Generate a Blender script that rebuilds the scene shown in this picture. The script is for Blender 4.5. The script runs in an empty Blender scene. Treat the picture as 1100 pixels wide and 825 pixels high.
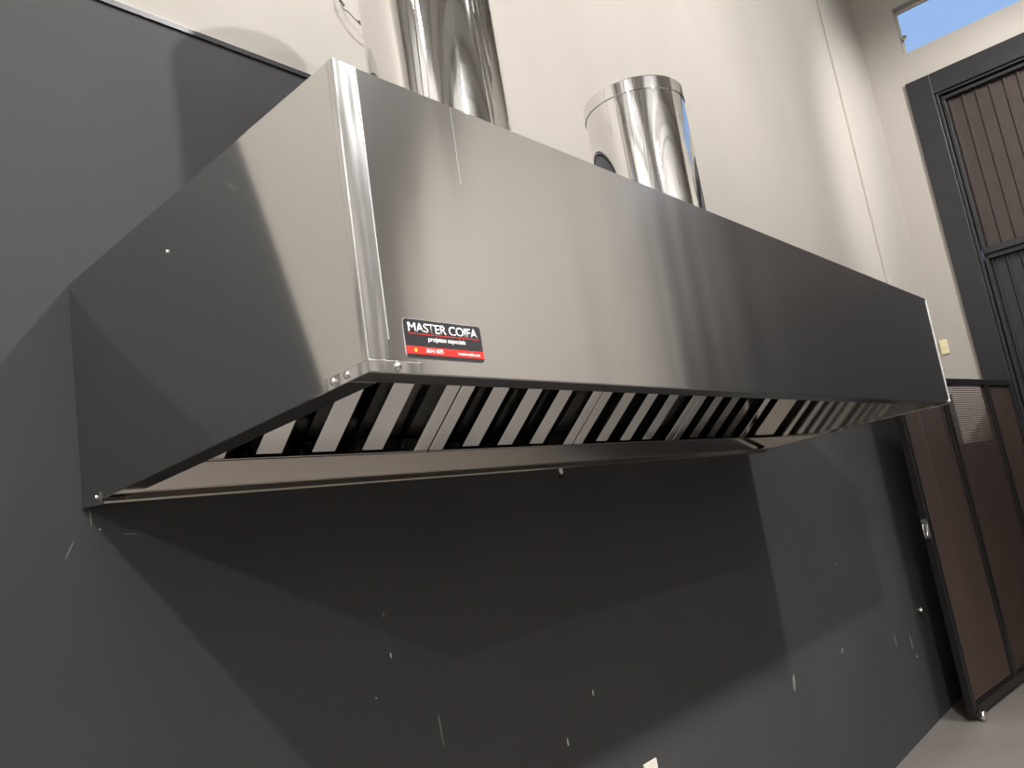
import bpy, bmesh, math, random
from mathutils import Vector, Matrix

random.seed(4)
SC = bpy.context.scene
COL = SC.collection

# ------------------------------------------------------------------ helpers
def srgb(r, g, b):
    f = lambda c: (c / 255) / 12.92 if c / 255 <= .04045 else ((c / 255 + .055) / 1.055) ** 2.4
    return (f(r), f(g), f(b), 1)

def new_mat(name):
    m = bpy.data.materials.new(name)
    m.use_nodes = True
    nt = m.node_tree
    return m, nt, nt.nodes['Principled BSDF']

def link(nt, a, b):
    nt.links.new(a, b)

def noise(nt, scale, detail=3, vec=None, rough=.5):
    n = nt.nodes.new('ShaderNodeTexNoise')
    n.inputs['Scale'].default_value = scale
    n.inputs['Detail'].default_value = detail
    n.inputs['Roughness'].default_value = rough
    if vec is not None:
        link(nt, vec, n.inputs['Vector'])
    return n.outputs['Fac']

def mapped(nt, sx, sy, sz, coord='Object'):
    tc = nt.nodes.new('ShaderNodeTexCoord')
    mp = nt.nodes.new('ShaderNodeMapping')
    mp.inputs['Scale'].default_value = (sx, sy, sz)
    link(nt, tc.outputs[coord], mp.inputs['Vector'])
    return mp.outputs['Vector']

def ramp(nt, fac, stops):
    r = nt.nodes.new('ShaderNodeValToRGB')
    els = r.color_ramp.elements
    while len(els) < len(stops):
        els.new(.5)
    for e, (p, c) in zip(els, stops):
        e.position = p
        e.color = c if len(c) == 4 else (*c, 1)
    link(nt, fac, r.inputs['Fac'])
    return r.outputs['Color']

def maprange(nt, fac, a, b, c, d):
    m = nt.nodes.new('ShaderNodeMapRange')
    for i, v in zip(('From Min', 'From Max', 'To Min', 'To Max'), (a, b, c, d)):
        m.inputs[i].default_value = v
    link(nt, fac, m.inputs['Value'])
    return m.outputs['Result']

def bump(nt, bsdf, fac, strength, dist):
    b = nt.nodes.new('ShaderNodeBump')
    b.inputs['Strength'].default_value = strength
    b.inputs['Distance'].default_value = dist
    link(nt, fac, b.inputs['Height'])
    link(nt, b.outputs['Normal'], bsdf.inputs['Normal'])

def plain(name, col, rough=.5, metal=0., spec=.5):
    m, nt, b = new_mat(name)
    b.inputs['Roughness'].default_value = rough
    b.inputs['Metallic'].default_value = metal
    b.inputs['Specular IOR Level'].default_value = spec
    v = mapped(nt, 1, 1, 1)
    n = noise(nt, 9, 4, v)
    c1 = tuple(min(1, x * .9) for x in col[:3]); c2 = tuple(min(1, x * 1.1) for x in col[:3])
    link(nt, ramp(nt, n, [(.3, c1), (.7, c2)]), b.inputs['Base Color'])
    return m

def brushed(name, col, rough, aniso, waves=0.0, wscale=(1.0, 1.0, .8)):
    """brushed stainless sheet, grain along the UV u axis"""
    m, nt, b = new_mat(name)
    b.inputs['Metallic'].default_value = 1
    b.inputs['Anisotropic'].default_value = aniso
    tg = nt.nodes.new('ShaderNodeTangent'); tg.direction_type = 'UV_MAP'; tg.uv_map = 'UVMap'
    link(nt, tg.outputs['Tangent'], b.inputs['Tangent'])
    b.inputs['Anisotropic Rotation'].default_value = .25      # highlights stretch across the grain
    v = mapped(nt, 1.2, 1.2, 260, 'Object')
    grain = noise(nt, 3, 3, v)
    link(nt, maprange(nt, grain, .3, .7, rough * .97, rough * 1.03), b.inputs['Roughness'])
    c1 = tuple(x * .985 for x in col[:3]); c2 = tuple(min(1, x * 1.015) for x in col[:3])
    link(nt, ramp(nt, grain, [(.25, c1), (.75, c2)]), b.inputs['Base Color'])
    if waves:
        v2 = mapped(nt, *wscale)
        w = noise(nt, 2.0, 1, v2)
        bump(nt, b, w, 1.0, waves)
    return m

def group_tag(o, label=None, cat=None, group=None, kind=None):
    if label: o['label'] = label
    if cat: o['category'] = cat
    if group: o['group'] = group
    if kind: o['kind'] = kind
    return o

def box_uv(me):
    uv = me.uv_layers.new(name='UVMap')
    for p in me.polygons:
        n = p.normal
        ax = max(range(3), key=lambda i: abs(n[i]))
        for li in p.loop_indices:
            c = me.vertices[me.loops[li].vertex_index].co
            uv.data[li].uv = ((c.y, c.z) if ax == 0 else (c.x, c.z) if ax == 1 else (c.x, c.y))

class MB:
    """collects shapes, links them as one mesh object"""
    def __init__(self):
        self.bm = bmesh.new()
    def hexa(self, pts):
        """8 points: bottom ring 0-3, top ring 4-7"""
        v = [self.bm.verts.new(p) for p in pts]
        for f in ((3, 2, 1, 0), (4, 5, 6, 7), (0, 1, 5, 4), (1, 2, 6, 5), (2, 3, 7, 6), (3, 0, 4, 7)):
            self.bm.faces.new([v[i] for i in f])
        return self
    def box(self, a, b):
        x0, y0, z0 = [min(i, j) for i, j in zip(a, b)]
        x1, y1, z1 = [max(i, j) for i, j in zip(a, b)]
        return self.hexa([(x0, y0, z0), (x1, y0, z0), (x1, y1, z0), (x0, y1, z0),
                          (x0, y0, z1), (x1, y0, z1), (x1, y1, z1), (x0, y1, z1)])
    def prism(self, poly, x0, x1, f=None):
        """poly in (y,z) extruded along x; f maps a point"""
        f = f or (lambda p: p)
        a = [self.bm.verts.new(f((x0, y, z))) for y, z in poly]
        b = [self.bm.verts.new(f((x1, y, z))) for y, z in poly]
        n = len(poly)
        for i in range(n):
            j = (i + 1) % n
            self.bm.faces.new((a[i], a[j], b[j], b[i]))
        self.bm.faces.new(a[::-1]); self.bm.faces.new(b)
        return self
    def lathe(self, prof, c, segs=64, axis='z', close=False):
        """prof: list of (r, h) rings around an axis through c"""
        rings = []
        for r, h in prof:
            ring = []
            for k in range(segs):
                t = 2 * math.pi * k / segs
                a, b_ = r * math.cos(t), r * math.sin(t)
                p = {'z': (a, b_, h), 'y': (a, h, b_), 'x': (h, a, b_)}[axis]
                ring.append(self.bm.verts.new((c[0] + p[0], c[1] + p[1], c[2] + p[2])))
            rings.append(ring)
        m = len(rings)
        for i in range(m if close else m - 1):
            A, B = rings[i], rings[(i + 1) % m]
            for k in range(segs):
                l = (k + 1) % segs
                self.bm.faces.new((A[k], A[l], B[l], B[k]))
        if not close:
            for R_, rev in ((rings[0], True), (rings[-1], False)):
                self.bm.faces.new(R_[::-1] if rev else R_)
        return self
    def tube(self, pts, r, segs=10):
        pts = [Vector(p) for p in pts]
        rings = []
        for i, p in enumerate(pts):
            d = (pts[min(i + 1, len(pts) - 1)] - pts[max(i - 1, 0)]).normalized()
            u = d.cross(Vector((0, 1, 0.01))).normalized(); w = d.cross(u)
            rings.append([self.bm.verts.new(p + r * (math.cos(2 * math.pi * k / segs) * u + math.sin(2 * math.pi * k / segs) * w)) for k in range(segs)])
        for A, B in zip(rings, rings[1:]):
            for k in range(segs):
                l = (k + 1) % segs
                self.bm.faces.new((A[k], A[l], B[l], B[k]))
        self.bm.faces.new(rings[0][::-1]); self.bm.faces.new(rings[-1])
        return self
    def build(self, name, mat, parent=None, smooth=None, bevel=0, segs=2):
        bmesh.ops.recalc_face_normals(self.bm, faces=self.bm.faces[:])
        me = bpy.data.meshes.new(name)
        self.bm.to_mesh(me); self.bm.free()
        me.materials.append(mat)
        o = bpy.data.objects.new(name, me)
        COL.objects.link(o)
        if smooth is not None:
            me.polygons.foreach_set('use_smooth', [True] * len(me.polygons))
            me.set_sharp_from_angle(angle=math.radians(smooth))
        if bevel:
            mo = o.modifiers.new('Bevel', 'BEVEL')
            mo.width = bevel; mo.segments = segs; mo.limit_method = 'ANGLE'; mo.angle_limit = math.radians(40)
        box_uv(me)
        if parent is not None:
            o.parent = parent
            o.matrix_parent_inverse = parent_inv(parent)
        return o

def parent_inv(p):
    m = Matrix.LocRotScale(p.location, p.rotation_euler, p.scale)
    if p.parent is not None:
        m = Matrix.LocRotScale(p.parent.location, p.parent.rotation_euler, p.parent.scale) @ p.matrix_parent_inverse @ m
    return m.inverted()

def empty(name, loc, label=None, cat=None, group=None, kind=None):
    o = bpy.data.objects.new(name, None)
    o.empty_display_size = .1
    COL.objects.link(o)
    o.location = loc
    return group_tag(o, label, cat, group, kind)

# ------------------------------------------------------------------ materials
def wall_white():
    m, nt, b = new_mat('white_wall_paint')
    v = mapped(nt, 1, 1, .35)
    n = noise(nt, 1.1, 5, v, .6)
    link(nt, ramp(nt, n, [(.3, (.415, .385, .35)), (.7, (.455, .425, .39))]), b.inputs['Base Color'])
    b.inputs['Roughness'].default_value = .7
    b.inputs['Specular IOR Level'].default_value = .25
    v2 = mapped(nt, 1, 1, 1)
    bump(nt, b, noise(nt, 40, 4, v2), .12, .004)
    return m

def wall_dark():
    m, nt, b = new_mat('charcoal_wall_paint')
    v = mapped(nt, 1, 1, 1)
    big = noise(nt, 1.7, 4, v)
    base = ramp(nt, big, [(.3, (.053, .0535, .0555)), (.7, (.061, .0615, .063))])
    # chalky scuffs: sparse, smeared along the wall
    vs = mapped(nt, 2.0, 1, .7)
    sc = noise(nt, 3.2, 7, vs, .72)
    scm = ramp(nt, sc, [(.66, (0, 0, 0)), (.80, (1, 1, 1))])
    vo = nt.nodes.new('ShaderNodeTexVoronoi'); vo.feature = 'F1'
    vo.inputs['Scale'].default_value = 3.1
    link(nt, mapped(nt, 1, 1, .6), vo.inputs['Vector'])
    ch = ramp(nt, vo.outputs['Distance'], [(.012, (1, 1, 1)), (.02, (0, 0, 0))])
    mx = nt.nodes.new('ShaderNodeMix'); mx.data_type = 'RGBA'
    sca = nt.nodes.new('ShaderNodeMath'); sca.operation = 'MULTIPLY'; sca.inputs[1].default_value = .28
    link(nt, scm, sca.inputs[0])
    link(nt, sca.outputs[0], mx.inputs[0]); link(nt, base, mx.inputs[6]); mx.inputs[7].default_value = (.17, .17, .165, 1)
    mx2 = nt.nodes.new('ShaderNodeMix'); mx2.data_type = 'RGBA'
    sc2 = nt.nodes.new('ShaderNodeMath'); sc2.operation = 'MULTIPLY'; sc2.inputs[1].default_value = .5
    link(nt, ch, sc2.inputs[0])
    link(nt, sc2.outputs[0], mx2.inputs[0]); link(nt, mx.outputs[2], mx2.inputs[6]); mx2.inputs[7].default_value = (.33, .33, .32, 1)
    link(nt, mx2.outputs[2], b.inputs['Base Color'])
    b.inputs['Roughness'].default_value = .62
    b.inputs['Specular IOR Level'].default_value = .3
    bump(nt, b, noise(nt, 60, 3, v), .06, .003)
    return m

def floor_mat():
    m, nt, b = new_mat('polished_concrete')
    v = mapped(nt, 1, 1, 1)
    n = noise(nt, 1.6, 6, v, .6)
    link(nt, ramp(nt, n, [(.3, (.235, .212, .195)), (.7, (.30, .272, .25))]), b.inputs['Base Color'])
    b.inputs['Roughness'].default_value = .38
    b.inputs['Specular IOR Level'].default_value = .35
    bump(nt, b, noise(nt, 9, 3, v), .05, .004)
    return m

M = {}
M['white'] = wall_white()
M['dark'] = wall_dark()
M['floor'] = floor_mat()
M['roof'] = plain('grey_roof_sheet', (.56, .555, .545), .55, 0)
M['grey_wall'] = plain('grey_wall_paint', (.62, .61, .595), .7)
M['steel'] = brushed('brushed_steel_front', (.66, .655, .65), .20, .85, .0035, (2.6, 1, .25))
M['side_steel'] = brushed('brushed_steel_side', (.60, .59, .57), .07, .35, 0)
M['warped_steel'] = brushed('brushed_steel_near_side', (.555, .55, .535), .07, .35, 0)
def warp(m, k, z0, y0):
    """the near side sheet is slightly twisted: height k (z-z0)(y-y0)"""
    nt = m.node_tree; b = nt.nodes['Principled BSDF']
    sp_ = nt.nodes.new('ShaderNodeSeparateXYZ')
    link(nt, mapped(nt, 1, 1, 1), sp_.inputs[0])
    def math_(op, a, c):
        n = nt.nodes.new('ShaderNodeMath'); n.operation = op
        for i, v in enumerate((a, c)):
            if isinstance(v, float): n.inputs[i].default_value = v
            else: link(nt, v, n.inputs[i])
        return n.outputs[0]
    h = math_('MULTIPLY', math_('MULTIPLY', math_('SUBTRACT', sp_.outputs['Z'], z0), math_('SUBTRACT', sp_.outputs['Y'], y0)), k)
    bump(nt, b, h, 1.0, 1.0)
warp(M['warped_steel'], .16, 2.09, -.75)
M['inner_steel'] = brushed('inner_steel', (.56, .54, .51), .10, .2)
M['gutter_steel'] = brushed('light_brightened_gutter_steel', (.86, .82, .78), .14, .2)  # inner steel with a lightened colour, standing in for brighter floor reflection
M['strip_steel'] = brushed('bright_steel_strip', (.62, .62, .615), .26, .5, .004, (14, 14, 2.2))
M['mirror'] = brushed('polished_duct_steel', (.80, .79, .78), .035, 0, .0035)
M['baffle'] = brushed('polished_baffle_steel', (.66, .66, .65), .09, .1)
M['rear_baffle'] = brushed('shade_darkened_baffle_steel', (.09, .09, .09), .25, .1)  # same steel, its colour darkened to paint the shade behind the slats
M['rivet'] = plain('rivet_steel', (.75, .74, .72), .2, 1)
M['gate_black'] = plain('black_gate_paint', srgb(40, 40, 43), .38)
M['leaf_black'] = plain('black_leaf_paint', srgb(27, 25, 25), .4)
M['gate_brown'] = plain('brown_gate_sheet', srgb(58, 49, 46), .42)
M['mesh_brown'] = plain('brown_louvre_sheet', srgb(74, 60, 54), .45)
M['trim_black'] = plain('black_trim', srgb(38, 38, 42), .35)
M['trim_light'] = plain('pale_trim', srgb(190, 186, 180), .4)
M['win_frame'] = plain('window_frame_paint', srgb(205, 190, 175), .5)
M['cable'] = plain('white_cable', srgb(150, 146, 140), .5)
M['black_plastic'] = plain('black_plastic', srgb(16, 16, 17), .4)
M['switch'] = plain('ivory_plastic', srgb(232, 222, 180), .4)
M['socket'] = plain('white_plastic', srgb(235, 228, 215), .4)
M['plate_black'] = plain('label_black', srgb(38, 38, 42), .3)
M['plate_white'] = plain('label_white', srgb(240, 240, 240), .4)
M['plate_red'] = plain('label_red', srgb(214, 44, 38), .35)
M['plate_yellow'] = plain('label_yellow', srgb(240, 170, 60), .4)
M['chip'] = plain('bare_plaster', srgb(205, 215, 205), .7)
M['chalk'] = plain('chalk_smear', srgb(120, 120, 117), .8)
M['lamp_body'] = plain('lamp_housing', srgb(180, 180, 178), .4)

def glass():
    m = bpy.data.materials.new('window_glass'); m.use_nodes = True
    nt = m.node_tree; nt.nodes.remove(nt.nodes['Principled BSDF'])
    out = nt.nodes['Material Output']
    t = nt.nodes.new('ShaderNodeBsdfTransparent'); t.inputs[0].default_value = (.97, .98, .98, 1)
    g = nt.nodes.new('ShaderNodeBsdfGlossy'); g.inputs['Roughness'].default_value = .02
    fr = nt.nodes.new('ShaderNodeFresnel'); fr.inputs[0].default_value = 1.3
    mx = nt.nodes.new('ShaderNodeMixShader')
    link(nt, fr.outputs[0], mx.inputs[0]); link(nt, t.outputs[0], mx.inputs[1]); link(nt, g.outputs[0], mx.inputs[2])
    link(nt, mx.outputs[0], out.inputs[0])
    return m
M['glass'] = glass()

def emit(name, col, s):
    m, nt, b = new_mat(name)
    b.inputs['Emission Color'].default_value = (*col, 1)
    b.inputs['Emission Strength'].default_value = s
    return m

# ------------------------------------------------------------------ camera
yaw, pitch, roll = -0.878667784, 0.175336181, 0.159822903
Rm = Matrix.Rotation(yaw, 3, 'Z') @ Matrix.Rotation(pitch, 3, 'X') @ Matrix.Rotation(roll, 3, 'Y')
right, fwd, up = Rm.col[0], Rm.col[1], Rm.col[2]
cam = bpy.data.cameras.new('camera')
cam.sensor_width = 36
cam.lens = 882.037 / 1100 * 36
cam.clip_start = .02
co = bpy.data.objects.new('camera', cam)
COL.objects.link(co)
mw = Matrix((right, up, -fwd)).transposed().to_4x4()
mw.translation = Vector((-0.748754, -1.875306, 1.690153))
co.matrix_world = mw
SC.camera = co

# ------------------------------------------------------------------ room shell
XR, XL, YF, ZC = 8.0, -9.0, -12.0, 8.0
def struct(mb, name, mat, label=None, parent=None, **k):
    o = mb.build(name, mat, parent, **k)
    if parent is None: o['kind'] = 'structure'
    if label: o['label'] = label
    return o

struct(MB().box((XL - .2, YF - .2, -.2), (XR + .2, .2, 0)), 'floor', M['floor'], 'beige polished concrete floor')
struct(MB().box((XL, 0, 0), (XR + .2, .2, ZC)), 'wall_back', M['white'], 'cream upper wall behind the ducts')
struct(MB().box((XL - .2, YF, 0), (XL, .2, ZC)), 'wall_left', M['grey_wall'], 'grey side wall out of view')
struct(MB().box((XL - .2, YF - .2, 0), (XR + .2, YF, ZC)), 'wall_front', M['grey_wall'], 'grey wall behind the camera')
mb = MB().box((XL - .2, YF - .2, ZC), (XR + .2, .2, ZC + .1))
for k in range(9):
    mb.box((XL, -.6 - k * 1.35, ZC - .22), (XR, -.52 - k * 1.35, ZC))
struct(mb, 'ceiling', M['roof'], 'grey sheet roof with purlins')
# charcoal dado on the back wall with a black top trim and thin pale line
DZ = 3.166
struct(MB().box((-.60, -.008, 0), (6.74, 0, DZ)), 'trim_1', M['dark'], 'charcoal painted lower wall behind the hood')
struct(MB().box((-.60, -.014, DZ), (6.74, 0, DZ + .016)), 'trim_2', M['trim_black'], 'black edge strip on top of the charcoal paint')
struct(MB().box((-.60, -.010, DZ + .016), (6.74, 0, DZ + .021)), 'trim_3', M['trim_light'], 'thin pale line above the black strip')
# shallow pilaster in the corner
struct(MB().box((6.79, -.02, 0), (XR, 0, ZC)), 'trim_4', M['white'], 'shallow cream pilaster in the far corner', bevel=.004)
struct(MB().box((6.77, -.026, 0), (XR, -.02, 2.3)), 'trim_6', M['dark'], 'charcoal foot of the corner pilaster')
# right wall: pier, lintel, wall over the window, wall beyond the gate
GY0, GY1, GZ = -.323, -4.93, 5.43
WZ0, WZ1, WY0, WY1 = 5.767, 6.235, -.385, -4.9
mb = MB()
mb.box((XR, 0, 0), (XR + .18, GY0, ZC))
mb.box((XR, GY1, 0), (XR + .18, YF, ZC))
mb.box((XR, GY0, GZ), (XR + .18, GY1, WZ0 - .02))
mb.box((XR, GY0, WZ1 + .02), (XR + .18, GY1, ZC))
mb.box((XR, GY0, WZ0 - .02), (XR + .18, WY0 + .012, WZ1 + .02))
mb.box((XR, GY1, WZ0 - .02), (XR + .18, WY1 - .012, WZ1 + .02))
struct(mb, 'wall_right', M['white'], 'cream side wall with the gate and the high window')
struct(MB().box((XR - .008, -.026, 0), (XR, GY0, 1.825)), 'trim_5', M['dark'], 'charcoal lower part of the right wall')

# high strip window
w = struct(MB().box((XR + .10, WY0 + .012, WZ0 - .02), (XR + .14, WY1 - .012, WZ0))
           .box((XR + .10, WY0 + .012, WZ1), (XR + .14, WY1 - .012, WZ1 + .02))
           .box((XR + .10, WY0, WZ0), (XR + .14, WY0 + .012, WZ1))
           .box((XR + .10, WY1 - .012, WZ0), (XR + .14, WY1, WZ1))
           .box((XR + .10, -1.96, WZ0), (XR + .14, -1.92, WZ1))
           .box((XR + .10, -3.46, WZ0), (XR + .14, -3.42, WZ1)),
           'window_1', M['win_frame'], 'high strip window above the gate showing blue sky')
MB().box((XR + .118, WY0, WZ0), (XR + .122, WY1, WZ1)).build('pane', M['glass'], w)
MB().lathe([(.004, 0), (.024, .004), (.026, .03), (.012, .045)], (XR + .05, WY0 - .025, WZ0 + .17), 20, 'x').build('window_latch', M['rivet'], w, smooth=40)

# ------------------------------------------------------------------ gate in the right wall (door_1)
gate = empty('door_1', (XR, -2.6, 0), 'tall dark ribbed metal gate in the right wall', None, None, 'structure')
fr = MB()
fr.box((XR - .03, GY0, 0), (XR + .12, -.545, GZ))
fr.box((XR - .03, -.545, GZ - .215), (XR + .12, -4.70, GZ))
fr.box((XR - .03, -4.70, 0), (XR + .12, GY1, GZ))
fr.build('gate_frame', M['gate_black'], gate, bevel=.006)
st = MB()
for (a, b_) in (((XR - .01, -.550, 0), (XR + .10, -.575, GZ - .22)), ((XR + .03, -.585, 0), (XR + .10, -.615, GZ - .22)),
                ((XR - .01, -.575, GZ - .24), (XR + .10, -4.68, GZ - .22)), ((XR + .02, -.60, GZ - .285), (XR + .10, -4.68, GZ - .255)),
                ((XR - .01, -4.67, 0), (XR + .10, -4.69, GZ - .22))):
    st.box(a, b_)
st.build('frame_stop', M['gate_black'], gate, bevel=.003)
def ribs(z0, z1, y0, y1, x, pitch=.118, top=.012):
    mb = MB(); n = int(abs(y1 - y0) / pitch); s = (y1 - y0) / n
    v0 = []; 
    prof = []
    for i in range(n):
        y = y0 + i * s
        prof += [(x, y), (x, y + s * .62), (x - top, y + s * .70), (x - top, y + s * .84), (x, y + s * .92)]
    prof.append((x, y1))
    A = [mb.bm.verts.new((px, py, z0)) for px, py in prof]
    B = [mb.bm.verts.new((px, py, z1)) for px, py in prof]
    C_ = [mb.bm.verts.new((px + .01, py, z0)) for px, py in prof]
    D_ = [mb.bm.verts.new((px + .01, py, z1)) for px, py in prof]
    for i in range(len(prof) - 1):
        mb.bm.faces.new((A[i], A[i + 1], B[i + 1], B[i]))
        mb.bm.faces.new((C_[i], C_[i + 1], D_[i + 1], D_[i]))
        mb.bm.faces.new((A[i], A[i + 1], C_[i + 1], C_[i])); mb.bm.faces.new((B[i], B[i + 1], D_[i + 1], D_[i]))
    for i in (0, -1):
        mb.bm.faces.new((A[i], B[i], D_[i], C_[i]))
    return mb
ribs(3.60, GZ - .23, -.55, -4.69, XR + .09).build('ribbed_panel', M['gate_brown'], gate)
ribs(0.02, 3.50, -.55, -4.69, XR + .09).build('ribbed_panel', M['gate_black'], gate)['label'] = 'darker lower ribbed panel'
MB().box((XR + .0, -.60, 3.535), (XR + .11, -4.67, 3.60)).box((XR + .03, -.60, 3.49), (XR + .11, -4.67, 3.535)).build('cross_rail', M['gate_black'], gate, bevel=.004)

# ------------------------------------------------------------------ open louvred gate leaf
P0, P1 = Vector((5.347, -.252, 0)), Vector((7.97, -.541, 0))
LU = (P1 - P0).normalized(); LN = Vector((-LU.y, LU.x, 0))       # LN points to the back wall
LL = (P1 - P0).length
leaf = empty('gate_leaf', P0, 'dark brown louvred gate leaf standing open near the back wall', 'gate')
def leafbox(mb, s0, s1, z0, z1, n0, n1):
    q = lambda s, n, z: P0 + LU * s + LN * n + Vector((0, 0, z))
    return mb.hexa([q(s0, n0, z0), q(s1, n0, z0), q(s1, n1, z0), q(s0, n1, z0), q(s0, n0, z1), q(s1, n0, z1), q(s1, n1, z1), q(s0, n1, z1)])
LT, LB = 2.325, .035
f = MB()
leafbox(f, 0, .055, LB, LT, -.0, .05); leafbox(f, LL - .05, LL, LB, LT, 0, .05)
leafbox(f, .055, LL - .05, LT - .05, LT, 0, .05); leafbox(f, .055, LL - .05, LB, LB + .06, 0, .05)
leafbox(f, .055, LL - .05, LB + .06, LB + .075, .012, .05)
f.build('leaf_frame', M['leaf_black'], leaf, bevel=.003)
for s in (.87, 1.92):
    leafbox(MB(), s, s + .07, LB + .06, LT - .05, 0, .05).build('mullion', M['leaf_black'], leaf, bevel=.003)
for s0, s1, sh in ((.055, .87, .013), (.94, 1.92, .0095), (1.99, LL - .05, .013)):
    mb = MB(); z = LB + .08
    q = lambda s, n, z: P0 + LU * s + LN * n + Vector((0, 0, z))
    while z < LT - .06:
        mb.hexa([q(s0, .020, z), q(s1, .020, z), q(s1, .023, z), q(s0, .023, z),
                 q(s0, .026, z + sh), q(s1, .026, z + sh), q(s1, .029, z + sh), q(s0, .029, z + sh)])
        z += .0165
    mb.build('louvre_panel', M['mesh_brown'], leaf)
# latch ring and bolt on the closing stile, roller under the corner
mb = MB()
c = P0 + LU * -.012 + Vector((0, 0, 1.258)) + LN * .02
pts = [c + Vector((-.03, 0, 0)) + LU * (.03 * math.cos(t)) + Vector((0, 0, .045 * math.sin(t))) for t in [2 * math.pi * k / 20 for k in range(21)]]
mb.tube(pts, .006, 8)
pl = leafbox(MB(), -.004, 0, 1.20, 1.33, .005, .045).build('latch', M['rivet'], leaf)
mb.build('latch_ring', M['rivet'], pl, smooth=50)
rc = P0 + LU * .055 + LN * -.012
w = MB().lathe([(.006, -.012), (.032, -.012), (.035, -.006), (.035, .006), (.032, .012), (.006, .012)], (rc.x, rc.y - .015, .0355), 24, 'y').build('roller', M['rivet'], leaf, smooth=40)
leafbox(MB(), .02, .09, .035, .06, -.03, .04).build('roller_bracket', M['gate_black'], leaf)
leafbox(MB(), .095, .104, .445, .457, .008, .02).build('screw', M['rivet'], leaf)

# ------------------------------------------------------------------ exhaust hood
L = 3.3312
ZFB, ZFT, ZBB, ZBT, YT = 1.9416, 2.4299, 1.8833, 2.3901, .0062
def HP(x, u, v):
    y = -u * (1 + YT * v)
    z = (ZBB + (ZFB - ZBB) * u) * (1 - v) + (ZBT + (ZFT - ZBT) * u) * v
    return Vector((x, y, z))
def hb(mb, x0, x1, u0, u1, v0, v1):
    return mb.hexa([HP(x0, u1, v0), HP(x1, u1, v0), HP(x1, u0, v0), HP(x0, u0, v0),
                    HP(x0, u1, v1), HP(x1, u1, v1), HP(x1, u0, v1), HP(x0, u0, v1)])
hood = empty('exhaust_hood', (L / 2, 0, ZBB), 'long brushed steel canopy hood mounted on the charcoal wall', 'range hood')
T = .003
front = MB()
hb(front, 0, L, 1 - T, 1, 0, 1)
hb(front, T, L - T, .952, 1 - T, 0, .006)          # inward return of the lower edge
hb(front, T, L - T, .952, .955, .006, .03)
front.build('front_panel', M['steel'], hood, bevel=.0012)
for x0, s in ((0, 1), (L, -1)):
    mb = MB()
    hb(mb, x0, x0 + s * T, .0095, 1 - T - .0004, 0, 1)
    hb(mb, x0 + s * T, x0 + s * .054, .118, .950, 0, .006)
    hb(mb, x0 + s * .051, x0 + s * .054, .118, .950, .006, .03)
    o = mb.build('side_panel', M['warped_steel' if s > 0 else 'side_steel'], hood, bevel=.0008)
hb(MB(), T, L - T, .0095, 1 - T, .992, .999).build('top_panel', M['inner_steel'], hood)
hb(MB(), T, L - T, .0095, .014, .17, .99).build('back_panel', M['inner_steel'], hood)
# folded corner strip on the left of the front
mb = MB(); hb(mb, 0, .041, 1, 1.0016, .032, .999); hb(mb, -.0016, 0, .988, 1.0016, .032, .999)
mb.build('corner_strip', M['strip_steel'], hood, bevel=.0012)
mb = MB(); hb(mb, .041, .0445, 1, 1.0024, .10, .999)
mb.build('strip_bead', M['strip_steel'], hood, bevel=.001)
# welded seam and its bright line
hb(MB(), .252, .2532, 1, 1.0003, .70, .998).build('weld_seam', M['steel'], hood)
# corner brackets with rivets
mb = MB()
hb(mb, -.002, .102, 1.0004, 1.0026, -.002, .036)
hb(mb, -.002, -.0002, .898, 1.0026, -.002, .036)
b1 = mb.build('corner_bracket', M['strip_steel'], hood, bevel=.001)
def rivet(p, axis, d, parent, r=.006):
    prof = [(r, 0), (r * .95, d * .0022), (r * .6, d * .004), (r * .12, d * .0046)]
    return MB().lathe(prof, p, 16, axis).build('rivet', M['rivet'], parent, smooth=50)
rivet(HP(.052, 1.0026, .019), 'y', -1, b1)
rivet(HP(-.002, .952, .019), 'x', -1, b1); rivet(HP(-.002, .919, .019), 'x', -1, b1)
mb = MB(); hb(mb, -.002, -.0002, .010, .105, -.003, .032)
hb(mb, -.002, .05, .010, .105, -.006, -.003)
b2 = mb.build('corner_bracket', M['side_steel'], hood, bevel=.001)
rivet(HP(-.002, .088, .016), 'x', -1, b2, .005)
mb = MB(); hb(mb, L + .0002, L + .002, .90, 1.0026, -.002, .036); hb(mb, L - .025, L + .002, 1.0004, 1.0026, -.002, .036)
b3 = mb.build('corner_bracket', M['strip_steel'], hood, bevel=.001)
rivet(HP(L - .012, 1.0026, .019), 'y', -1, b3); rivet(HP(L + .002, .96, .019), 'x', 1, b3)
hb(MB(), L - .004, L + .0025, .975, 1.003, .036, .985).build('corner_strip', M['strip_steel'], hood, bevel=.001)
rivet(HP(0, .465, .80), 'x', -1, hood, .0045)
rivet(HP(L - .05, .99, .999), 'z', 1, hood, .008)
# grease gutter along the wall
gt = MB()
prof = [(-.0095, 1.8838), (-.108, 1.8798), (-.109, 1.8845), (-.0985, 1.8862), (-.0955, 1.9005), (-.0995, 1.903), (-.1150, 1.957), (-.1110, 1.957), (-.0955, 1.905), (-.0915, 1.8945), (-.0945, 1.888), (-.0095, 1.890)]
gt.prism(prof, .0035, L - .0035)
gut = gt.build('grease_gutter', M['gutter_steel'], hood)
MB().box((.0035, -.112, 1.9575), (.222, -.100, 1.9605)).build('gutter_joint', M['inner_steel'], gut)
dp = MB().lathe([(.008, 1.8825), (.012, 1.880), (.012, 1.866), (.008, 1.862)], (1.60, -.085, 0), 20).build('drain_plug', M['rivet'], hood, smooth=40)
MB().lathe([(.0075, 1.862), (.0075, 1.845)], (1.60, -.085, 0), 16).build('drain_stub', M['black_plastic'], dp, smooth=40)
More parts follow.
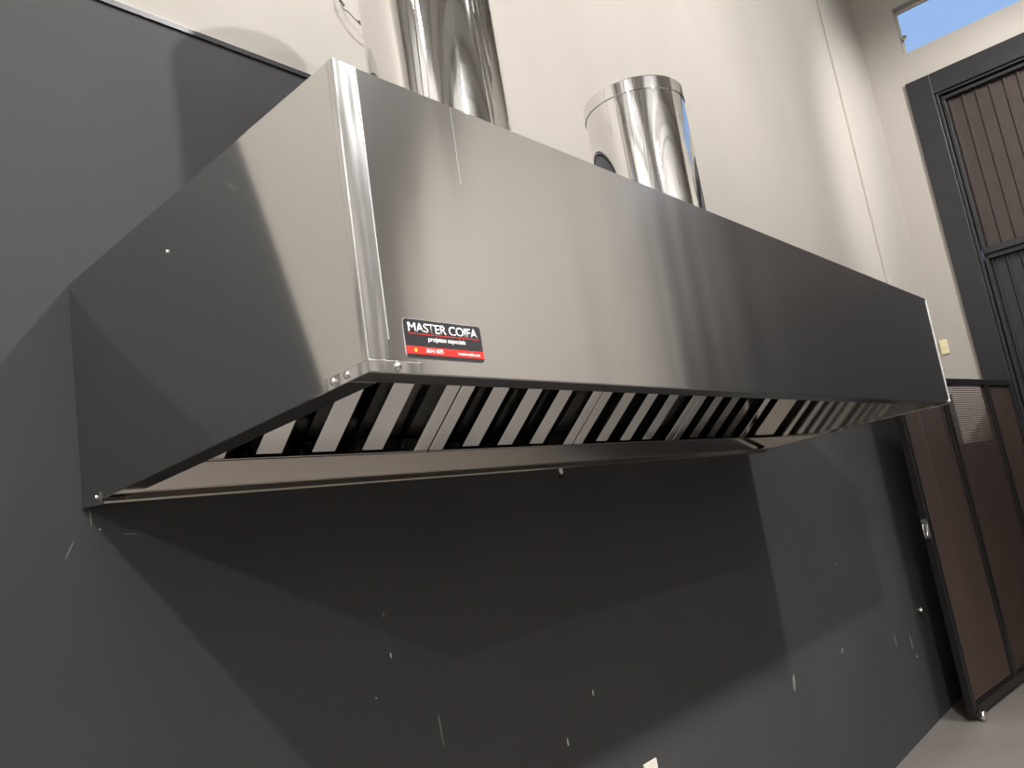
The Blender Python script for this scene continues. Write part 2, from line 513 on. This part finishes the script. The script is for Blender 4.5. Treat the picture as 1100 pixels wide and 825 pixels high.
# filler plates beside the filter bank
S0 = Vector((0, -.106, 1.955)); SD = Vector((0, -.743, .669)); SN = Vector((0, -.669, -.743))
def sp(x, t, n):
    return Vector((x, 0, 0)) + S0 + SD * t + SN * n
def sb(mb, x0, x1, t0, t1, n0, n1):
    return mb.hexa([sp(x0, t0, n0), sp(x1, t0, n0), sp(x1, t1, n0), sp(x0, t1, n0),
                    sp(x0, t0, n1), sp(x1, t0, n1), sp(x1, t1, n1), sp(x0, t1, n1)])
sb(MB(), .0035, .222, .008, .55, -.060, -.056).build('filler_plate', M['inner_steel'], hood)
mb = MB(); sb(mb, 3.215, L - .0035, .005, .55, -.012, -.008); sb(mb, 3.212, 3.215, .005, .55, -.075, -.008)
mb.build('filler_plate', M['inner_steel'], hood)
sb(MB(), 3.104, 3.212, .005, .55, -.078, -.074).build('filler_channel', M['rear_baffle'], hood)  # recess shade painted with the darkened steel
hb(MB(), T, L - T, .50, 1 - T, .78, .785).build('plenum_plate', M['inner_steel'], hood)

# name plate on the front, lower left
pz = lambda u, v: None
PA = Vector((.0745, 0, 2.0300)); PB = Vector((.2445, 0, 2.0240)); PC = Vector((.2405, 0, 1.9655)); PD = Vector((.0735, 0, 1.9695))
PX0, PX1, PZ0, PZ1 = .0745, .2445, 1.9665, 2.0275
def rrect(x0, x1, z0, z1, r, n=6):
    out = []
    for cx, cz, a in ((x1 - r, z1 - r, 0), (x0 + r, z1 - r, 90), (x0 + r, z0 + r, 180), (x1 - r, z0 + r, 270)):
        for k in range(n + 1):
            t = math.radians(a + 90 * k / n)
            out.append((cx + r * math.cos(t), cz + r * math.sin(t)))
    return out
def plate(poly, y0, y1):
    mb = MB()
    a = [mb.bm.verts.new((x, y0, z)) for x, z in poly]; b_ = [mb.bm.verts.new((x, y1, z)) for x, z in poly]
    n = len(poly)
    for i in range(n):
        mb.bm.faces.new((a[i], a[(i + 1) % n], b_[(i + 1) % n], b_[i]))
    mb.bm.faces.new(a); mb.bm.faces.new(b_[::-1])
    return mb
YP = -1.0006
np_ = plate(rrect(PX0, PX1, PZ0, PZ1, .006), YP, YP - .0016).build('name_plate', M['plate_black'], hood)
np_['label'] = 'black and red maker plate reading MASTER COIFA'
YQ = YP - .0016
plate(rrect(PX0 - .0005, PX1 + .0009, PZ0 - .0006, PZ1 + .0005, .007), YP + .0004, YP - .0008).build('plate_edge', M['plate_white'], np_)
plate([(PX0, PZ0 + .006), (PX1, PZ0 + .006), (PX1, PZ0 + .018), (PX0, PZ0 + .018)], YQ, YQ - .0003).build('red_band', M['plate_red'], np_)
plate([(PX0 + .008, PZ0 + .0375), (PX1 - .006, PZ0 + .0375), (PX1 - .006, PZ0 + .0385), (PX0 + .008, PZ0 + .0385)], YQ, YQ - .0003).build('red_line', M['plate_red'], np_)
def text(s, x0, x1, z0, h, mat, name, y, bold=0.0):
    cu = bpy.data.curves.new(name, 'FONT'); cu.body = s; cu.size = 1; cu.extrude = .0; cu.offset = bold
    cu.space_character = .95
    to = bpy.data.objects.new(name, cu); COL.objects.link(to)
    bpy.context.view_layer.update()
    me = bpy.data.meshes.new_from_object(to.evaluated_get(bpy.context.evaluated_depsgraph_get()))
    bpy.data.objects.remove(to)
    xs = [v.co.x for v in me.vertices]; ys = [v.co.y for v in me.vertices]
    sx = (x1 - x0) / (max(xs) - min(xs)); sz = h / (max(ys) - min(ys)); mx, my = min(xs), min(ys)
    bm = bmesh.new(); bm.from_mesh(me); bpy.data.meshes.remove(me)
    for v in bm.verts:
        v.co = Vector((x0 + (v.co.x - mx) * sx, y, z0 + (v.co.y - my) * sz))
    ex = bmesh.ops.extrude_face_region(bm, geom=bm.faces[:])
    for e in ex['geom']:
        if isinstance(e, bmesh.types.BMVert): e.co.y -= .0004
    mb = MB(); mb.bm.free(); mb.bm = bm
    return mb.build(name, mat, np_)
text('MASTER COIFA', PX0 + .009, PX1 - .009, PZ0 + .0405, .0150, M['plate_white'], 'title_lettering', YQ, .006)
text('projetos especiais', PX0 + .048, PX1 - .040, PZ0 + .0255, .0090, M['plate_white'], 'subtitle_lettering', YQ)
text('3614-1075', PX0 + .040, PX0 + .076, PZ0 + .0092, .0062, M['plate_white'], 'phone_lettering', YQ - .0003)
text('mastercoifa.com', PX1 - .060, PX1 - .010, PZ0 + .0096, .0046, M['plate_white'], 'address_lettering', YQ - .0003)
plate([(PX0 + .016, PZ0 + .0092), (PX0 + .021, PZ0 + .0092), (PX0 + .021, PZ0 + .0152), (PX0 + .016, PZ0 + .0152)], YQ - .0003, YQ - .0006).build('phone_mark', M['plate_yellow'], np_)

# ------------------------------------------------------------------ baffle filters
def make_filter(x0, label):
    W = .712
    o = empty('baffle_filter', (x0 + W / 2, S0.y, S0.z), label, 'filter', 'baffle filters inside the hood')
    for a in (x0, x0 + W - .055):
        sb(MB(), a, a + .055, .012, .53, -.055, .0).build('side_rail', M['baffle'], o, bevel=.0015)
    for t0, t1 in ((0, .012), (.53, .545)):
        sb(MB(), x0, x0 + W, t0, t1, -.060, .002).build('end_rail', M['inner_steel'], o, bevel=.001)
    for k in range(3):
        a = x0 + .135 + k * .163; w_ = .072
        mb = MB()
        sb(mb, a, a + w_, .022, .528, -.002, .0)
        sb(mb, a, a + .002, .022, .528, -.045, -.002); sb(mb, a + w_ - .002, a + w_, .022, .528, -.045, -.002)
        mb.build('baffle', M['baffle'], o)
    for k in range(4):
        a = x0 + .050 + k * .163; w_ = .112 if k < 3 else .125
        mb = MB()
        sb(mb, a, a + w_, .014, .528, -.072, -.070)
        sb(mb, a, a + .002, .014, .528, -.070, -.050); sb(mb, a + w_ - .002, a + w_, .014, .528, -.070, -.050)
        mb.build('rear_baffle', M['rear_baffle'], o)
    return o
for k, lab in enumerate(('leftmost baffle filter with tall slats, beside the left hood panel',
                         'second baffle filter from the left inside the hood',
                         'third baffle filter from the left inside the hood',
                         'rightmost baffle filter, beside the far hood panel')):
    make_filter(.227 + k * .7185, lab)

# ------------------------------------------------------------------ ducts
def duct(c, r, z1, label):
    z0 = HP(0, -c[1] + r + .022, .999).z + .002
    o = empty('exhaust_duct', (c[0], c[1], z0), label, 'duct', 'ducts on top of the hood')
    t = .002
    MB().lathe([(r, z0), (r, z1 - .05), (r - t, z1 - .05), (r - t, z0)], (c[0], c[1], 0), 128, close=True).build('pipe', M['mirror'], o, smooth=40)
    MB().lathe([(r + .0003, z1 - .052), (r + .003, z1 - .050), (r + .0035, z1 - .004), (r + .0005, z1), (r - .006, z1), (r - .006, z1 - .052)], (c[0], c[1], 0), 128, close=True).build('collar', M['mirror'], o, smooth=30)
    a = math.radians(-96)
    s = MB(); x, y = c[0] + r * math.cos(a), c[1] + r * math.sin(a)
    s.box((x - .003, y - .0008, z0), (x + .003, y + .0005, z1 - .053)).build('lap_seam', M['mirror'], o)
    MB().lathe([(r + .0005, z0 - .0015), (r + .012, z0 - .0015), (r + .012, z0 + .0005), (r + .0005, z0 + .006)], (c[0], c[1], 0), 96, close=True).build('base_flange', M['mirror'], o, smooth=30)
    return o
duct((.797, -.5), .183, 3.50, 'polished steel duct rising out of frame above the maker plate')
duct((1.886, -.5), .187, 3.205, 'short open-topped polished steel duct on the middle of the hood')

# ------------------------------------------------------------------ small things on the walls
cab = empty('electric_cable', (.94, -.03, 3.9), 'thin loose cable with black sleeves hanging on the wall beside the tall duct', 'cable')
def bez(p, n=14):
    out = []
    P = [Vector(q) for q in p]
    P = [2 * P[0] - P[1]] + P + [2 * P[-1] - P[-2]]
    for i in range(1, len(P) - 2):
        for k in range(n):
            t = k / n
            out.append(.5 * ((2 * P[i]) + (-P[i - 1] + P[i + 1]) * t + (2 * P[i - 1] - 5 * P[i] + 4 * P[i + 1] - P[i + 2]) * t * t + (-P[i - 1] + 3 * P[i] - 3 * P[i + 1] + P[i + 2]) * t ** 3))
    out.append(P[-2])
    return out
cp = bez([(.95, -.004, 4.0), (.925, -.012, 3.75), (.918, -.02, 3.51), (.945, -.03, 3.465), (.985, -.04, 3.43), (1.06, -.04, 3.415), (1.12, -.003, 3.45)])
MB().tube(cp, .0028, 8).build('cable', M['cable'], cab, smooth=60)
for a, b_ in (((.9185, -.0205, 3.506), (.928, -.025, 3.488)), ((.970, -.037, 3.442), (.986, -.0398, 3.4295))):
    MB().tube([a, b_], .0048, 10).build('sleeve', M['black_plastic'], cab, smooth=60)

sw = MB().box((XR - .012, -.035, 2.70), (XR, -.105, 2.84)).build('wall_switch', M['switch'], bevel=.004)
group_tag(sw, 'small ivory switch plate on the pier beside the gate', 'switch')
MB().box((XR - .016, -.055, 2.745), (XR - .012, -.085, 2.795)).build('rocker', M['switch'], sw, bevel=.002)
so = MB().box((1.897, -.016, .655), (1.985, -.008, .780)).build('wall_socket', M['socket'], bevel=.003)
group_tag(so, 'white wall socket low on the charcoal wall under the hood', 'socket')
MB().box((1.92, -.019, .70), (1.965, -.016, .75)).build('socket_insert', M['socket'], so, bevel=.002)
kn = MB().lathe([(.004, -.008), (.018, -.010), (.02, -.03), (.012, -.042), (.004, -.044)], (5.50, 0, .712), 20, 'y').build('door_stop', M['rivet'], smooth=40)
group_tag(kn, 'small bright metal stop low on the back wall beside the gate leaf', 'door stop')
# chips and smears in the charcoal paint (parts of the dado)
dado = bpy.data.objects['trim_1']
def chip(x, z, w_, h, tilt=0, mat='chip', seed=0):
    rnd = random.Random(seed + int(x * 1000))
    mb = MB(); n = 10; ca, sa = math.cos(tilt), math.sin(tilt)
    ring = []
    for k in range(n):
        t = 2 * math.pi * k / n; r = rnd.uniform(.6, 1)
        a, b_ = r * w_ / 2 * math.cos(t), r * h / 2 * math.sin(t)
        ring.append((x + a * ca - b_ * sa, z + a * sa + b_ * ca))
    A = [mb.bm.verts.new((px, -.008, pz_)) for px, pz_ in ring]; B = [mb.bm.verts.new((px, -.0086, pz_)) for px, pz_ in ring]
    for k in range(n):
        mb.bm.faces.new((A[k], A[(k + 1) % n], B[(k + 1) % n], B[k]))
    mb.bm.faces.new(A); mb.bm.faces.new(B[::-1])
    return mb.build('paint_chip' if mat == 'chip' else 'chalk_smear', M[mat], dado)
for x, z, w_, h, t in ((1.675, 1.09, .012, .028, 0), (1.494, .975, .010, .030, 0), (.792, 1.407, .006, .018, .1), (.723, 1.309, .005, .006, 0),
                       (.034, 1.835, .004, .006, 0), (4.2, 1.2, .01, .01, 0), (5.25, .45, .015, .02, 0)):
    chip(x, z, w_, h, t)
for x, z, w_, h, t in ((.94, 1.17, .008, .12, .05), (.016, 1.86, .004, .05, .05), (.10, 1.818, .05, .003, -.1), (-.03, 1.80, .004, .05, -.5),
                       (5.2, .55, .03, .12, .1), (4.9, .62, .02, .10, .2), (4.0, .75, .06, .02, .5), (3.3, .74, .04, .10, -.3)):
    chip(x, z, w_, h, t, 'chalk')

# ------------------------------------------------------------------ lamps, added fill lights and daylight
def lamp(pos, power, r, label, col=(1, .90, .78), spot=None):
    x, y, z = pos
    o = empty('unseen_lamp', (x, y, ZC), label, 'lamp', 'pendant lamps hanging from the roof')
    MB().lathe([(.006, ZC), (.006, z + .30)], (x, y, 0), 10).build('stem', M['gate_black'], o, smooth=50)
    MB().lathe([(.03, z + .32), (.06, z + .30), (.07, z + .16), (.16, z + .09), (.165, z + .085), (.155, z + .09), (.06, z + .15), (.03, z + .15)], (x, y, 0), 32, close=True).build('shade', M['lamp_body'], o, smooth=40)
    ld = bpy.data.lights.new('lamp_light', 'SPOT'); ld.spot_size = math.radians(spot[1]); ld.spot_blend = spot[2]; ld.energy = power; ld.color = col; ld.shadow_soft_size = r
    lo = bpy.data.objects.new('lamp_light', ld); COL.objects.link(lo); lo.location = (x, y, z)
    lo.rotation_euler = (Vector(spot[0]) - Vector(pos)).to_track_quat('-Z', 'Y').to_euler()
    lo.parent = o; lo.matrix_parent_inverse = parent_inv(o)
    return o
WARM = (1, .955, .90)
WARM = (1, .975, .945)
lamp((-2.4, -2.35, 5.35), 500, .06, 'pendant lamp left of the camera, out of view', WARM, ((.3, 0, 1.2), 75, .6))
lamp((.45, -2.85, 3.95), 600, .05, 'pendant lamp in front of the hood, out of view', WARM, ((2.2, 0, .2), 72, .5))
lamp((3.45, -5.5, 7.15), 1150, .13, 'high pendant lamp near the gate, out of view', WARM, ((1.2, 0, 1.5), 95, 1.0))
lamp((-5.15, -6.0, 4.94), 460, .06, 'pendant lamp far left behind the camera, out of view', WARM, ((1, 0, 1.2), 60, .6))
def batten(a, b_, z, power, label):
    a, b_ = Vector(a), Vector(b_); d = (b_ - a); ln = d.length; ang = math.atan2(d.y, d.x); c = (a + b_) / 2
    o = empty('added_fill_batten', (c.x, c.y, ZC - .22), label, 'lamp', 'added fill battens under the roof')
    o.rotation_euler = (0, 0, ang)
    R_ = Matrix.Translation((c.x, c.y, 0)) @ Matrix.Rotation(ang, 4, 'Z')
    def part(boxes, name, mat, bevel=0):
        mb = MB()
        for p, q in boxes: mb.box(p, q)
        mb.bm.transform(R_)
        return mb.build(name, mat, o, bevel=bevel)
    part([((-ln / 2, -.07, z + .03), (ln / 2, .07, z + .09))], 'housing', M['lamp_body'], .01)
    for x in (-ln / 2 + .3, ln / 2 - .3):
        part([((x - .01, -.01, z + .09), (x + .01, .01, ZC))], 'hanger', M['gate_black'])
    ld = bpy.data.lights.new('added_fill_glow', 'AREA'); ld.shape = 'RECTANGLE'; ld.size = ln - .1; ld.size_y = .12
    ld.energy = power; ld.color = WARM
    lo = bpy.data.objects.new('added_fill_glow', ld); COL.objects.link(lo); lo.location = (c.x, c.y, z + .02)
    lo.rotation_euler = (0, 0, ang)
    lo.parent = o; lo.matrix_parent_inverse = parent_inv(o)
lamp((3.0, -9.0, 6.0), 1850, .10, 'added wall-washing light behind the camera, aimed at the gate wall', WARM, ((8, -6.5, 5.2), 70, .4))  # added to brighten the gate wall mirrored in the hood front
lamp((5.4, -3.6, 6.0), 900, .08, 'added fill light near the gate, aimed at the far corner, out of view', WARM, ((8, -.2, 3.9), 60, .8))  # added to brighten the pier beside the gate
lamp((-1.5, -7.5, 6.2), 2000, .10, 'added wall-washing light behind the camera, aimed at the rear wall', WARM, ((-1.5, -12, 7.0), 130, .6))  # added so the rear wall and roof look brighter in the ducts
lamp((-5.0, -4.5, 6.4), 2000, .10, 'added wall-washing light on the left, aimed at the left wall', WARM, ((-9, -5, 7.0), 130, .6))  # added so the left wall and roof look brighter in the ducts
lamp((1.6, -4.0, 6.5), 520, .09, 'added light washing the upper wall above the ducts, out of view', WARM, ((2.0, 0, 5.2), 64, .8))  # added to light the wall above the hood, cutoff hidden behind it
lamp((5.0, -4.0, 6.5), 520, .09, 'added light washing the upper wall beside the far corner, out of view', WARM, ((5.4, 0, 5.2), 64, .8))  # added to even out the upper wall towards the corner
batten((-5, -2.9), (.2, -2.9), 7.3, 230, 'added long fill batten on the left, out of view')  # invented fixture, added as soft fill on the left
batten((1.2, -2.9), (6.0, -2.9), 7.3, 120, 'added long fill batten on the right, out of view')  # invented fixture, weaker soft fill added on the right

wd = bpy.data.worlds.new('sky'); SC.world = wd; wd.use_nodes = True
nt = wd.node_tree; bg = nt.nodes['Background']
tc = nt.nodes.new('ShaderNodeTexCoord'); sep = nt.nodes.new('ShaderNodeSeparateXYZ')
link(nt, tc.outputs['Generated'], sep.inputs[0])
link(nt, ramp(nt, sep.outputs['Z'], [(0, (.42, .60, .90)), (.7, (.30, .50, .92))]), bg.inputs['Color'])
bg.inputs['Strength'].default_value = 1.0

# ------------------------------------------------------------------ output look
vs = SC.view_settings
SC.display_settings.display_device = 'sRGB'
vs.view_transform = 'Standard'; vs.look = 'None'; vs.exposure = 0; vs.gamma = 1; vs.use_curve_mapping = False
cy = SC.cycles
cy.use_denoising = True
cy.caustics_reflective = False; cy.caustics_refractive = False
cy.max_bounces = 10; cy.diffuse_bounces = 5; cy.glossy_bounces = 6; cy.transparent_max_bounces = 12
cy.sample_clamp_indirect = 6
